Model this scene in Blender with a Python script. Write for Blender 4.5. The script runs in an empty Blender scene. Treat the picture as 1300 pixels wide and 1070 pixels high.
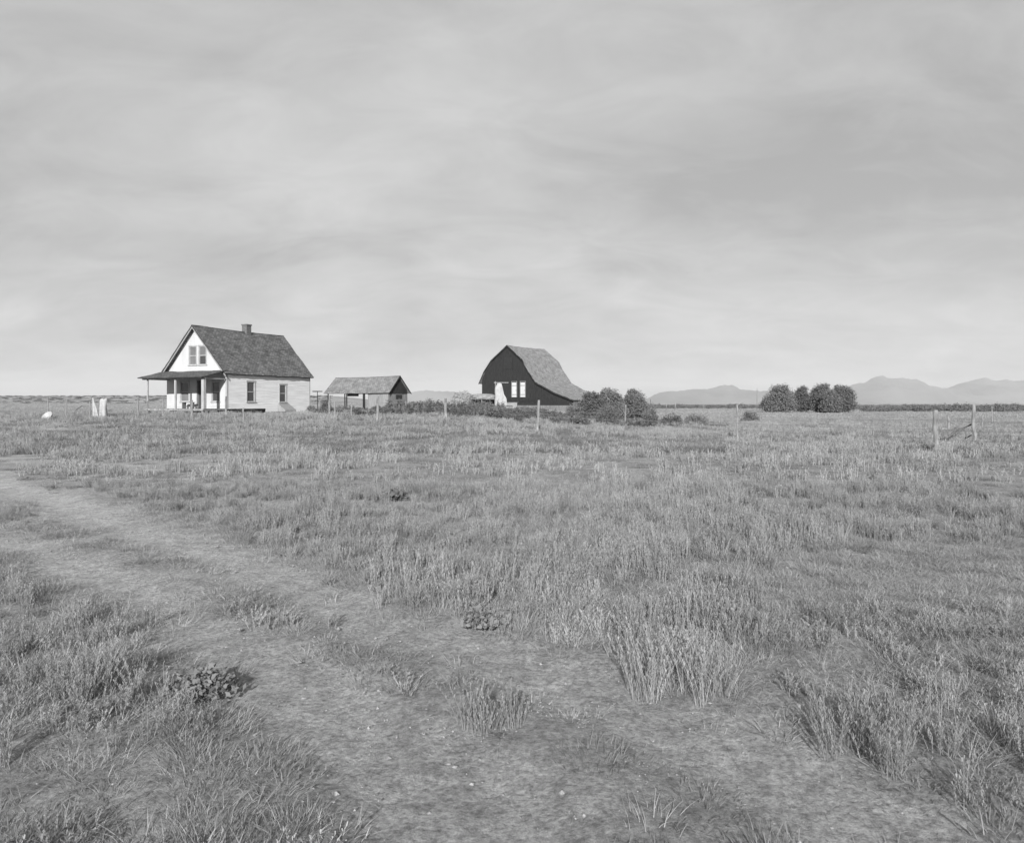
import bpy, bmesh, math, random
import numpy as np
from mathutils import Vector, noise
R = math.radians
rng = random.Random(11)
nr = np.random.RandomState(5)
scene = bpy.context.scene
C = scene.collection
CAMZ = 1.6
F = 950.0; CX = 650.0; HY = 512.0

# ------------------------------------------------------------------ terrain
def sm(a, b, x):
    t = min(1.0, max(0.0, (x - a) / (b - a)))
    return t * t * (3 - 2 * t)
def seg_d(px, py, pl):
    best = 1e9
    for (x0, y0), (x1, y1) in zip(pl, pl[1:]):
        dx, dy = x1 - x0, y1 - y0
        t = max(0, min(1, ((px - x0) * dx + (py - y0) * dy) / (dx * dx + dy * dy)))
        best = min(best, math.hypot(px - x0 - t * dx, py - y0 - t * dy))
    return best
def flat_at(px, py):                      # point of flat ground seen at a photo position
    Y = F * CAMZ / (py - HY)
    return ((px - CX) / F * Y, Y)
RUT_A = [(-26, 33)] + [flat_at(*p) for p in ((-60, 600), (60, 632), (180, 672), (300, 712), (420, 764), (560, 812), (700, 862), (830, 905), (980, 975), (1150, 1070))] + [(1.9, 1.2), (3.0, -1.5)]
RUT_B = [(-27, 29)] + [flat_at(*p) for p in ((-60, 668), (60, 706), (170, 752), (280, 812), (370, 868), (470, 938), (640, 1060))] + [(0.6, 1.2), (1.6, -1.5)]
SPARSE = [(930, 905), (940, 790), (985, 715), (1100, 690), (1500, 680), (1500, 875), (1180, 880), (1060, 905), (1010, 960)]
TRACK = [(-200, 585), (60, 604), (200, 644), (300, 694), (400, 748), (500, 800), (600, 822), (780, 822), (830, 885), (930, 905), (1010, 960), (1000, 1100), (1040, 1600), (380, 1600), (390, 1000), (400, 945), (330, 870), (230, 790), (120, 740), (-200, 690)]
def inpoly(x, y, pl):
    c = False; j = len(pl) - 1
    for i in range(len(pl)):
        if (pl[i][1] > y) != (pl[j][1] > y) and x < (pl[j][0] - pl[i][0]) * (y - pl[i][1]) / (pl[j][1] - pl[i][1]) + pl[i][0]: c = not c
        j = i
    return c
def zone(x, y):
    if y < .6: return 'track'
    if y > 22: return ''
    n1 = noise.noise(Vector((x * 1.6, y * 1.6, 31))) * .16 + noise.noise(Vector((x * 6, y * 6, 37))) * .06
    n2 = noise.noise(Vector((x * 1.6, y * 1.6, 41))) * .22 + noise.noise(Vector((x * 6, y * 6, 47))) * .07
    X = x + n1; Y = y + n2 * max(1, y / 5)
    px = CX + F * X / Y; py = HY + F * CAMZ / Y
    if inpoly(px, py, TRACK): return 'track'
    if inpoly(px, py, SPARSE): return 'sparse'
    return ''
def near_noise(x, y):
    return 0.030 * noise.noise(Vector((x * .35, y * .35, 1.3))) + 0.014 * noise.noise(Vector((x * 1.3, y * 1.3, 4.3))) + (0.010 * noise.noise(Vector((x * 4.5, y * 4.5, 8.3))) + .006 * noise.noise(Vector((x * 11, y * 11, 3.3))) if y < 12 else 0)
def rut_mask(x, y):
    if y > 36 or y < -4 or x < -30 or x > 6: return 0.0
    wob = 0.20 * noise.noise(Vector((x * 1.1, y * 1.1, 9.1))) + 0.10 * noise.noise(Vector((x * 4, y * 4, 2.1)))
    d = min(seg_d(x, y, RUT_A) - .05, seg_d(x, y, RUT_B))
    return 1.0 - sm(.12, .55, d + wob)
def g(x, y, fine=True):
    yy = max(y, 20.0)
    u = x / yy
    z = sm(24, 50, y) * (1 - sm(150, 260, y)) * .8 * (1 - sm(-.12, .2, u))
    z += 7.2 * sm(240, 560, y) * (1 - sm(-.26, -.10, u)) * (1 - .5 * sm(900, 1800, y)) * (1 + .10 * noise.noise(Vector((x * .004, y * .002, 0))))
    z += .05 * noise.noise(Vector((x * .06, y * .06, 0))) * sm(8, 25, y)
    if fine and y < 40:
        z += near_noise(x, y)
        if y < 36: z -= .035 * rut_mask(x, y)
    return z
def at(px, py):                           # world point of the ground seen at a photo position
    r = (px - CX) / F; k = (py - HY) / F
    Y = 2.0
    while Y < 3000:
        if CAMZ - k * Y <= g(r * Y, Y): break
        Y *= 1.004
    return (r * Y, Y, g(r * Y, Y))
def px_of(x, y, z):
    return CX + F * x / y, HY - F * (z - CAMZ) / y

# ------------------------------------------------------------------ materials
def newmat(name):
    m = bpy.data.materials.new(name); m.use_nodes = True
    nt = m.node_tree; b = nt.nodes['Principled BSDF']
    return m, nt, b
def N(nt, t, **kw):
    n = nt.nodes.new(t)
    for k, v in kw.items():
        if k in n.inputs: n.inputs[k].default_value = v
        else: setattr(n, k, v)
    return n
def ramp(nt, src, stops):
    r = nt.nodes.new('ShaderNodeValToRGB')
    while len(r.color_ramp.elements) < len(stops): r.color_ramp.elements.new(.5)
    for e, (p, v) in zip(r.color_ramp.elements, stops):
        e.position = p; e.color = (v, v, v, 1)
    nt.links.new(src, r.inputs['Fac']); return r.outputs['Color']
def gray(name, lo, hi, scale=3.0, rough=.85, bump=.0, stretch=(1, 1, 1), detail=6, spec=.25, extra=None):
    m, nt, b = newmat(name)
    tc = N(nt, 'ShaderNodeTexCoord'); mp = N(nt, 'ShaderNodeMapping'); mp.inputs['Scale'].default_value = stretch
    nt.links.new(tc.outputs['Object'], mp.inputs['Vector'])
    n = N(nt, 'ShaderNodeTexNoise', Scale=scale, Detail=detail, Roughness=.65)
    nt.links.new(mp.outputs[0], n.inputs['Vector'])
    col = ramp(nt, n.outputs['Fac'], [(.3, lo), (.7, hi)])
    nt.links.new(col, b.inputs['Base Color'])
    b.inputs['Roughness'].default_value = rough; b.inputs['Specular IOR Level'].default_value = spec
    if bump:
        bp = N(nt, 'ShaderNodeBump', Strength=bump, Distance=.02)
        nt.links.new(n.outputs['Fac'], bp.inputs['Height']); nt.links.new(bp.outputs[0], b.inputs['Normal'])
    return m
M = {}
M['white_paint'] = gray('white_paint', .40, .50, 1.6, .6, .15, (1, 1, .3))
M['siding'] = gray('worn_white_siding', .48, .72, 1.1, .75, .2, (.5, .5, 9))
M['trim'] = gray('trim_paint', .26, .38, 4, .7, .1)
M['post_wood'] = gray('weathered_post', .11, .34, 5, .9, .5, (1, 1, .25))
M['dark_wood'] = gray('dark_wood', .006, .036, 4, .9, .4, (6, 6, .4))
M['gray_wood'] = gray('gray_board', .08, .22, 3, .9, .4, (5, 5, .35))
M['pale_wood'] = gray('pale_board', .16, .30, 3, .9, .4, (5, 5, .35))
M['brick'] = gray('chimney_brick', .07, .16, 9, .9, .5)
M['dark_gap'] = gray('dark_interior', .015, .03, 3, .95)
M['cloth'] = gray('white_cloth', .27, .42, 3, .9, .1)
M['glass'] = gray('window_glass', .035, .06, 1, .12, 0, spec=.6)
M['shade'] = gray('window_shade', .11, .16, 1, .6, 0)
M['wire'] = gray('rusty_wire', .10, .2, 9, .6)
M['straw'] = gray('old_straw', .16, .32, 7, .95, .9)
M['concrete'] = gray('pale_footing', .20, .30, 3, .9, .3)
M['bark'] = gray('bark', .06, .14, 6, .95, .7, (1, 1, .3))
M['enamel'] = gray('white_enamel', .27, .36, 4, .35, 0, spec=.5)
M['mountain'] = gray('mountain_rock', .10, .19, .002, 1, 0)

def roof_mat(name, lo, hi, bw=.28, bh=.14):
    m, nt, b = newmat(name)
    uv = N(nt, 'ShaderNodeUVMap')
    br = N(nt, 'ShaderNodeTexBrick', Scale=1.0); br.inputs['Brick Width'].default_value = bw; br.inputs['Row Height'].default_value = bh
    br.inputs['Mortar Size'].default_value = .012
    br.inputs['Color1'].default_value = (lo, lo, lo, 1); br.inputs['Color2'].default_value = (hi, hi, hi, 1); br.inputs['Mortar'].default_value = (lo * .5,) * 3 + (1,)
    nt.links.new(uv.outputs[0], br.inputs['Vector'])
    n = N(nt, 'ShaderNodeTexNoise', Scale=1.3, Detail=8, Roughness=.7); nt.links.new(uv.outputs[0], n.inputs['Vector'])
    r = ramp(nt, n.outputs['Fac'], [(.3, .62), (.7, 1.35)])
    mx = N(nt, 'ShaderNodeMix', data_type='RGBA', blend_type='MULTIPLY'); mx.inputs[0].default_value = 1
    nt.links.new(br.outputs['Color'], mx.inputs[6]); nt.links.new(r, mx.inputs[7]); nt.links.new(mx.outputs[2], b.inputs['Base Color'])
    bp = N(nt, 'ShaderNodeBump', Strength=.6, Distance=.03); nt.links.new(br.outputs['Fac'], bp.inputs['Height']); bp.invert = True
    nt.links.new(bp.outputs[0], b.inputs['Normal']); b.inputs['Roughness'].default_value = .9; b.inputs['Specular IOR Level'].default_value = .2
    return m
M['shingle'] = roof_mat('dark_shingles', .09, .17)
M['porch_shingle'] = roof_mat('porch_shingles', .075, .13)
M['barn_roof'] = roof_mat('weathered_barn_shingles', .20, .28, .3, .18)
M['shed_roof'] = roof_mat('gray_shed_shingles', .16, .23, .3, .16)

def leafmat(name, lo, hi, transl=.25):
    m, nt, b = newmat(name)
    at_ = N(nt, 'ShaderNodeAttribute', attribute_name='tone')
    oi = N(nt, 'ShaderNodeObjectInfo')
    ad = N(nt, 'ShaderNodeMath', operation='MULTIPLY_ADD'); ad.inputs[1].default_value = .45
    m2 = N(nt, 'ShaderNodeMath', operation='MULTIPLY'); m2.inputs[1].default_value = .55
    nt.links.new(at_.outputs['Fac'], m2.inputs[0]); nt.links.new(oi.outputs['Random'], ad.inputs[0]); nt.links.new(m2.outputs[0], ad.inputs[2])
    col = ramp(nt, ad.outputs[0], [(0, lo), (1, hi)])
    nt.links.new(col, b.inputs['Base Color']); b.inputs['Roughness'].default_value = .8; b.inputs['Specular IOR Level'].default_value = .15
    tr = N(nt, 'ShaderNodeBsdfTranslucent'); nt.links.new(col, tr.inputs['Color'])
    mx = N(nt, 'ShaderNodeMixShader'); mx.inputs[0].default_value = transl
    nt.links.new(b.outputs[0], mx.inputs[1]); nt.links.new(tr.outputs[0], mx.inputs[2])
    nt.links.new(mx.outputs[0], nt.nodes['Material Output'].inputs['Surface'])
    return m
M['grass'] = leafmat('dry_grass_blades', .15, .48)
M['weed'] = leafmat('dark_weed_leaves', .11, .27)
M['garden'] = leafmat('garden_leaves', .04, .24)
M['leaf'] = leafmat('tree_leaves', .095, .23, .25)

# ground
def ground_mat():
    m, nt, b = newmat('dry_ground')
    geo = N(nt, 'ShaderNodeNewGeometry')
    at_ = N(nt, 'ShaderNodeAttribute', attribute_name='rut')
    n1 = N(nt, 'ShaderNodeTexNoise', Scale=.9, Detail=9, Roughness=.68)
    n2 = N(nt, 'ShaderNodeTexNoise', Scale=30, Detail=8, Roughness=.8)
    n3 = N(nt, 'ShaderNodeTexNoise', Scale=.045, Detail=7, Roughness=.6)
    mp = N(nt, 'ShaderNodeMapping'); mp.inputs['Scale'].default_value = (1, .35, 1); mp.inputs['Rotation'].default_value = (0, 0, R(0))
    nt.links.new(geo.outputs['Position'], mp.inputs[0])
    nt.links.new(geo.outputs['Position'], n1.inputs['Vector']); nt.links.new(geo.outputs['Position'], n2.inputs['Vector']); nt.links.new(mp.outputs[0], n3.inputs['Vector'])
    g1 = ramp(nt, n1.outputs['Fac'], [(.30, .22), (.68, .40)])
    g2 = ramp(nt, n2.outputs['Fac'], [(.34, .45), (.64, 1.45)])
    g3 = ramp(nt, n3.outputs['Fac'], [(.35, .80), (.65, 1.15)])
    d1 = ramp(nt, n1.outputs['Fac'], [(.25, .34), (.75, .47)])
    mx = N(nt, 'ShaderNodeMix', data_type='RGBA'); nt.links.new(at_.outputs['Fac'], mx.inputs[0]); nt.links.new(g1, mx.inputs[6]); nt.links.new(d1, mx.inputs[7])
    ma = N(nt, 'ShaderNodeMix', data_type='RGBA', blend_type='MULTIPLY'); ma.inputs[0].default_value = 1; nt.links.new(mx.outputs[2], ma.inputs[6]); nt.links.new(g2, ma.inputs[7])
    mb = N(nt, 'ShaderNodeMix', data_type='RGBA', blend_type='MULTIPLY'); mb.inputs[0].default_value = 1; nt.links.new(ma.outputs[2], mb.inputs[6]); nt.links.new(g3, mb.inputs[7])
    n4 = N(nt, 'ShaderNodeTexNoise', Scale=6.5, Detail=8, Roughness=.78); nt.links.new(geo.outputs['Position'], n4.inputs['Vector'])
    g4 = ramp(nt, n4.outputs['Fac'], [(.34, .66), (.62, 1.18)])
    mc = N(nt, 'ShaderNodeMix', data_type='RGBA', blend_type='MULTIPLY'); mc.inputs[0].default_value = 1; nt.links.new(mb.outputs[2], mc.inputs[6]); nt.links.new(g4, mc.inputs[7])
    nt.links.new(mc.outputs[2], b.inputs['Base Color'])
    bp = N(nt, 'ShaderNodeBump', Strength=1.0, Distance=.03); nt.links.new(n2.outputs['Fac'], bp.inputs['Height'])
    bp2 = N(nt, 'ShaderNodeBump', Strength=.5, Distance=.08); nt.links.new(n1.outputs['Fac'], bp2.inputs['Height']); nt.links.new(bp.outputs[0], bp2.inputs['Normal'])
    nt.links.new(bp2.outputs[0], b.inputs['Normal']); b.inputs['Roughness'].default_value = .95; b.inputs['Specular IOR Level'].default_value = .1
    return m
M['ground'] = ground_mat()

# ------------------------------------------------------------------ object helpers
def tag(o, label=None, cat=None, group=None, kind=None):
    if label: o['label'] = label
    if cat: o['category'] = cat
    if group: o['group'] = group
    if kind: o['kind'] = kind
    return o
def empty(name, loc, rz=0, label=None, cat=None, group=None):
    o = bpy.data.objects.new(name, None); o.empty_display_size = .3
    o.location = loc; o.rotation_euler = (0, 0, rz); C.objects.link(o)
    return tag(o, label, cat, group)
class MB:
    def __init__(s): s.v = []; s.f = []; s.uv = []
    def quad(s, pts, uv=None):
        i = len(s.v); s.v += [tuple(p) for p in pts]; s.f.append(tuple(range(i, i + len(pts)))); s.uv.append(uv)
    def box(s, x0, x1, y0, y1, z0, z1):
        a = [(x0, y0, z0), (x1, y0, z0), (x1, y1, z0), (x0, y1, z0), (x0, y0, z1), (x1, y0, z1), (x1, y1, z1), (x0, y1, z1)]
        i = len(s.v); s.v += a
        for f in ((0, 3, 2, 1), (4, 5, 6, 7), (0, 1, 5, 4), (1, 2, 6, 5), (2, 3, 7, 6), (3, 0, 4, 7)):
            s.f.append(tuple(i + k for k in f)); s.uv.append(None)
    def tube(s, pts, rad, n=8):
        pts = [Vector(p) for p in pts]
        if not hasattr(rad, '__len__'): rad = [rad] * len(pts)
        i0 = len(s.v)
        for k, p in enumerate(pts):
            d = (pts[min(k + 1, len(pts) - 1)] - pts[max(k - 1, 0)]).normalized()
            a = d.orthogonal().normalized() if abs(d.z) < .95 else d.cross(Vector((0, 1, 0))).normalized()
            b_ = d.cross(a)
            for q in range(n):
                t = 2 * math.pi * q / n
                s.v.append(tuple(p + rad[k] * (math.cos(t) * a + math.sin(t) * b_)))
        for k in range(len(pts) - 1):
            for q in range(n):
                q2 = (q + 1) % n
                s.f.append((i0 + k * n + q, i0 + k * n + q2, i0 + (k + 1) * n + q2, i0 + (k + 1) * n + q)); s.uv.append(None)
        s.f.append(tuple(i0 + q for q in reversed(range(n)))); s.uv.append(None)
        s.f.append(tuple(i0 + (len(pts) - 1) * n + q for q in range(n))); s.uv.append(None)
    def prism(s, poly, d):                # planar polygon thickened along vector d
        d = Vector(d); n = len(poly); p = [Vector(q) for q in poly]
        s.quad(p); s.quad([q + d for q in reversed(p)])
        for k in range(n):
            a, b_ = p[k], p[(k + 1) % n]; s.quad([b_, a, a + d, b_ + d])
    def build(s, name, mat, parent=None, smooth=False):
        me = bpy.data.meshes.new(name); me.from_pydata(s.v, [], s.f); me.validate()
        if any(u for u in s.uv):
            l = me.uv_layers.new(name='UVMap')
            for p, u in zip(me.polygons, s.uv):
                if u:
                    for li, c in zip(p.loop_indices, u): l.data[li].uv = c
        me.materials.append(mat)
        if smooth:
            for p in me.polygons: p.use_smooth = True
        bm = bmesh.new(); bm.from_mesh(me); bmesh.ops.recalc_face_normals(bm, faces=bm.faces); bm.to_mesh(me); bm.free()
        o = bpy.data.objects.new(name, me); C.objects.link(o)
        if parent: o.parent = parent
        return o

def roof_sheet(name, mat, parent, A, B, Cc, D, th=.09, n=(24, 12), jit=.02, sag=0.0, bumpedge=0.02):
    """A-B top edge, D-C bottom edge; a real slab with slightly uneven surface"""
    A, B, Cc, D = map(Vector, (A, B, Cc, D)); nu, nv = n
    nor = (B - A).cross(D - A).normalized()
    if nor.z < 0: nor = -nor
    lu = (B - A).length; lv = (D - A).length
    V = []; U = []
    for j in range(nv + 1):
        for i in range(nu + 1):
            u, v = i / nu, j / nv
            p = A.lerp(B, u).lerp(D.lerp(Cc, u), v)
            k = noise.noise(p * 1.1 + Vector((3, 1, 2))) * jit * 1.5 + rng.uniform(-1, 1) * jit * .4
            p = p + nor * k - Vector((0, 0, 1)) * sag * math.sin(math.pi * u) * (1 - .6 * v)
            if j == nv or i in (0, nu): p = p + (D - A).normalized() * rng.uniform(-1, 1) * bumpedge
            V.append(p); U.append((u * lu, v * lv))
    mb = MB(); w = nu + 1; n0 = len(V)
    mb.v = [tuple(p) for p in V] + [tuple(p - nor * th) for p in V]
    for j in range(nv):
        for i in range(nu):
            a = j * w + i; q = (a, a + 1, a + w + 1, a + w)
            mb.f.append(q); mb.uv.append([U[k] for k in q])
            mb.f.append(tuple(n0 + k for k in reversed(q))); mb.uv.append([U[k] for k in reversed(q)])
    def side(a, b_):
        mb.f.append((b_, a, a + n0, b_ + n0)); mb.uv.append([(0, 0)] * 4)
    for i in range(nu): side(i, i + 1); side(nv * w + i, nv * w + i + 1)
    for j in range(nv): side(j * w, (j + 1) * w); side(j * w + nu, (j + 1) * w + nu)
    return mb.build(name, mat, parent)

def clapboards(mb, axis, fixed, out, s0, s1, z0, top, openings, course=.13, thick=.02, lap=.012, jitter=.0):
    """courses of board along x (axis 'x') or y; wall plane at `fixed`, outward direction sign `out`;
    top(s)->z limit, openings = [(s0,s1,z0,z1)]"""
    z = z0
    def P(s, o, zz): return (s, fixed + out * o, zz) if axis == 'x' else (fixed + out * o, s, zz)
    while True:
        z2 = z + course
        a, b_ = s0, s1
        # clip to the gable outline at mid height
        if callable(top):
            ts = [s0 + (s1 - s0) * k / 200 for k in range(201)]
            ok = [t for t in ts if top(t) > z + course * .5]
            if not ok: break
            a, b_ = ok[0], ok[-1]
        elif z >= top - .02: break
        else: z2 = min(z2, top)
        cuts = sorted((max(a, o[0]), min(b_, o[1])) for o in openings if o[2] < (z + z2) / 2 < o[3])
        segs = []; c = a
        for q0, q1 in cuts:
            if q0 > c: segs.append((c, q0))
            c = max(c, q1)
        if c < b_: segs.append((c, b_))
        for q0, q1 in segs:
            jj = rng.uniform(-1, 1) * jitter
            p = [P(q0, thick + lap + jj, z), P(q1, thick + lap + jj, z), P(q1, thick, z2), P(q0, thick, z2)]
            q = [P(q0, 0, z), P(q1, 0, z), P(q1, 0, z2), P(q0, 0, z2)]
            mb.quad(p); mb.quad(q[::-1]); mb.quad([p[1], p[0], q[0], q[1]])
            mb.quad([p[0], p[3], q[3], q[0]]); mb.quad([p[2], p[1], q[1], q[2]])
        z = z2
        if z > 12: break

def window(parent, axis, fixed, out, s0, s1, z0, z1, sash=True, glass='glass', lower=None, fw=.085, frame_mat='trim'):
    """sash window seen as casing, sash bar, two panes"""
    def bx(mb, a, b_, c, d, o0, o1):
        lo, hi = sorted((fixed + out * o0, fixed + out * o1))
        if axis == 'x': mb.box(a, b_, lo, hi, c, d)
        else: mb.box(lo, hi, a, b_, c, d)
    f = MB()
    bx(f, s0 - fw, s0, z0, z1, -.03, .055); bx(f, s1, s1 + fw, z0, z1, -.03, .055)
    bx(f, s0 - fw - .02, s1 + fw + .02, z1, z1 + fw * 1.2, -.03, .065)
    fo = f.build('window', M[frame_mat], parent)
    s = MB(); bx(s, s0 - fw - .04, s1 + fw + .04, z0 - .06, z0, -.03, .10); s.build('sill', M[frame_mat], fo)
    zm = (z0 + z1) / 2
    s = MB(); bx(s, s0, s1, zm - .03, zm + .03, -.02, .012)
    for a in (s0, s1 - .04): bx(s, a, a + .04, z0, zm - .03, -.02, .010); bx(s, a, a + .04, zm + .03, z1, -.02, .014)
    bx(s, s0 + .04, s1 - .04, z0, z0 + .05, -.02, .010); bx(s, s0 + .04, s1 - .04, z1 - .05, z1, -.02, .014)
    s.build('sash', M[frame_mat], fo)
    s = MB(); bx(s, s0 + .04, s1 - .04, zm + .03, z1 - .05, -.03, -.02); s.build('pane', M[glass], fo)
    s = MB(); bx(s, s0 + .04, s1 - .04, z0 + .05, zm - .03, -.03, -.02); s.build('pane', M[lower or glass], fo)
    return fo

# ------------------------------------------------------------------ ground sheet
def axis_pts(lim, n, k):
    t = np.linspace(-1, 1, n); return np.sinh(t * k) / math.sinh(k) * lim
def build_ground():
    xs = np.concatenate([[-9000, -6000, -4000, -2500, -1500], axis_pts(900, 431, 7.6), [1500, 2500, 4000, 6000, 9000]])
    ys = [-400, -200, -100, -50, -25, -12, -6, -3]
    y = -1.0; d = .055
    while y < 9000:
        ys.append(y); y += d; d = max(.055, .016 * max(y, 1) * (1 if y < 60 else 1.4))
    ys = ys + [9000]
    V = []; rut = []
    for yy in ys:
        for xx in xs:
            xx = float(xx); V.append((xx, yy, g(xx, yy))); rut.append(rut_mask(xx, yy))
    w = len(xs)
    Fc = [(j * w + i, j * w + i + 1, (j + 1) * w + i + 1, (j + 1) * w + i) for j in range(len(ys) - 1) for i in range(w - 1)]
    me = bpy.data.meshes.new('ground'); me.from_pydata(V, [], Fc)
    a = me.attributes.new('rut', 'FLOAT', 'POINT'); a.data.foreach_set('value', rut)
    me.polygons.foreach_set('use_smooth', [True] * len(me.polygons))
    me.materials.append(M['ground'])
    o = bpy.data.objects.new('ground', me); C.objects.link(o); tag(o, 'dry pasture ground with two wheel ruts crossing it', kind='structure')
build_ground()

# ------------------------------------------------------------------ blades and leaves
def blades_mesh(name, n, rad, h, lean, width, mat, seed, heads=.0, curve=.5, low=0.0, bend=0.0):
    r = np.random.RandomState(seed); V = []; Fc = []; T = []
    for k in range(n):
        a = r.uniform(0, 2 * np.pi); d = rad * math.sqrt(r.uniform(0, 1))
        bx, by = d * math.cos(a), d * math.sin(a)
        hh = h * r.uniform(.45, 1.0) * (1 - .35 * d / rad)
        if r.uniform() < low: hh *= .35
        la = a + r.uniform(-.9, .9); ln = lean * r.uniform(.15, 1) * (.35 + d / rad)
        dx, dy = math.cos(la), math.sin(la)
        fa = r.uniform(0, np.pi); wx, wy = math.cos(fa) * width * .5, math.sin(fa) * width * .5
        tone = r.uniform(0, 1); cv = curve * r.uniform(.2, 1.2)
        i = len(V); S = 4
        for s in range(S + 1):
            t = s / S
            off = hh * (ln * t + cv * ln * t * t); z = hh * (t - .22 * cv * t * t)
            w = (1 - .75 * t)
            V.append((bx + dx * off - wx * w, by + dy * off - wy * w, z)); V.append((bx + dx * off + wx * w, by + dy * off + wy * w, z)); T += [tone, tone]
        for s in range(S): Fc.append((i + 2 * s, i + 2 * s + 1, i + 2 * s + 3, i + 2 * s + 2))
        if r.uniform() < heads:
            tx, ty, tz = V[-1]; i = len(V); L = hh * r.uniform(.08, .15); q = width * .95
            for (ox, oy, oz) in ((0, 0, -L * .3), (q * math.cos(fa), q * math.sin(fa), L * .3), (0, 0, L), (-q * math.cos(fa), -q * math.sin(fa), L * .3)):
                V.append((tx + ox + dx * .12 * oz, ty + oy + dy * .12 * oz, tz + oz)); T.append(min(1, tone + .25))
            Fc.append((i, i + 1, i + 2, i + 3))
    me = bpy.data.meshes.new(name); me.from_pydata(V, [], Fc)
    at_ = me.attributes.new('tone', 'FLOAT', 'POINT'); at_.data.foreach_set('value', T)
    me.materials.append(mat); return me

def plume_mesh(name, centers, stems, h, lean, width, bristles, blen, mat, seed, spread=.05):
    """upright dry stems, each set with short side twigs over its upper part; centers=[(x,y,scale)]"""
    r = np.random.RandomState(seed); V = []; Fc = []; T = []
    for (cx, cy, cs) in centers:
        ct = r.uniform(0, 1)
        for k in range(stems):
            a = r.uniform(0, 6.283); d = spread * cs * math.sqrt(r.uniform()); b0 = np.array([cx + d * math.cos(a), cy + d * math.sin(a), 0.])
            hh = h * cs * r.uniform(.5, 1.0); la = a + r.uniform(-.8, .8); ln = lean * r.uniform(.1, 1)
            kink = r.uniform() < .12; kd = np.array([r.uniform(-1, 1), r.uniform(-1, 1), -.3]) * .5
            P = []
            for s_ in range(6):
                t = s_ / 5; p = b0 + np.array([math.cos(la) * ln * t * (.5 + .6 * t) * hh, math.sin(la) * ln * t * (.5 + .6 * t) * hh, hh * t])
                if kink and t > .5: p = p + kd * hh * (t - .5)
                P.append(p)
            fa = r.uniform(0, 3.14); w = np.array([math.cos(fa), math.sin(fa), 0]) * width * .5 * r.uniform(.6, 1.3); tone = min(1, .5 * ct + .5 * r.uniform())
            i = len(V)
            for s_, p in enumerate(P): q = 1 - .6 * s_ / 5; V.append(tuple(p - w * q)); V.append(tuple(p + w * q)); T += [tone, tone]
            for s_ in range(5): Fc.append((i + 2 * s_, i + 2 * s_ + 1, i + 2 * s_ + 3, i + 2 * s_ + 2))
            for b_ in range(bristles):
                t = 1 - .8 * r.uniform() ** 1.3; j = min(4, int(t * 5)); p = P[j] + (P[j + 1] - P[j]) * (t * 5 - j)
                ba = r.uniform(0, 6.283); L = blen * cs * r.uniform(.4, 1.1) * (1.25 - .7 * t); e = p + np.array([math.cos(ba) * .55, math.sin(ba) * .55, .85]) * L
                o = np.array([-math.sin(ba), math.cos(ba), .1]) * width * .55; i = len(V)
                V += [tuple(p - o * .6), tuple(p + o * .6), tuple(e + o * .8), tuple(e - o * .8)]; T += [min(1, tone + .15)] * 4; Fc.append((i, i + 1, i + 2, i + 3))
    me = bpy.data.meshes.new(name); me.from_pydata(V, [], Fc)
    at_ = me.attributes.new('tone', 'FLOAT', 'POINT'); at_.data.foreach_set('value', T)
    me.materials.append(mat); return me

def leaves_mesh(name, blobs, n, size, mat, seed, shell=.55, flat=1.0, sticks=0):
    """leaf-sized quads spread through a few lumps; blobs=[(x,y,z,rx,ry,rz)]"""
    r = np.random.RandomState(seed); V = []; Fc = []; T = []
    wts = np.array([b[3] * b[4] * b[5] for b in blobs]) ** .75; wts /= wts.sum()
    ct = r.uniform(0, 1, len(blobs))
    for k in range(n):
        bi = r.choice(len(blobs), p=wts); b = blobs[bi]
        d = r.normal(size=3); d /= np.linalg.norm(d)
        rr = (shell + (1 - shell) * r.uniform()) * (1 + .10 * r.normal())
        c = np.array([b[0] + d[0] * b[3] * rr, b[1] + d[1] * b[4] * rr, b[2] + d[2] * b[5] * rr])
        if c[2] < .03: continue
        a1 = r.normal(size=3) + d * .0; a1 /= np.linalg.norm(a1); a2 = np.cross(a1, r.normal(size=3)); a2 /= np.linalg.norm(a2)
        s = size * r.uniform(.5, 1.3); i = len(V); tone = min(1, max(0, .55 * r.uniform() + .45 * ct[bi]))
        for u, v in ((-1, 0), (0, -.55), (1, 0), (0, .55)):
            V.append(tuple(c + a1 * s * u + a2 * s * v)); T.append(tone)
        Fc.append((i, i + 1, i + 2, i + 3))
    me = bpy.data.meshes.new(name); me.from_pydata(V, [], Fc)
    at_ = me.attributes.new('tone', 'FLOAT', 'POINT'); at_.data.foreach_set('value', T)
    me.materials.append(mat); return me

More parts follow.
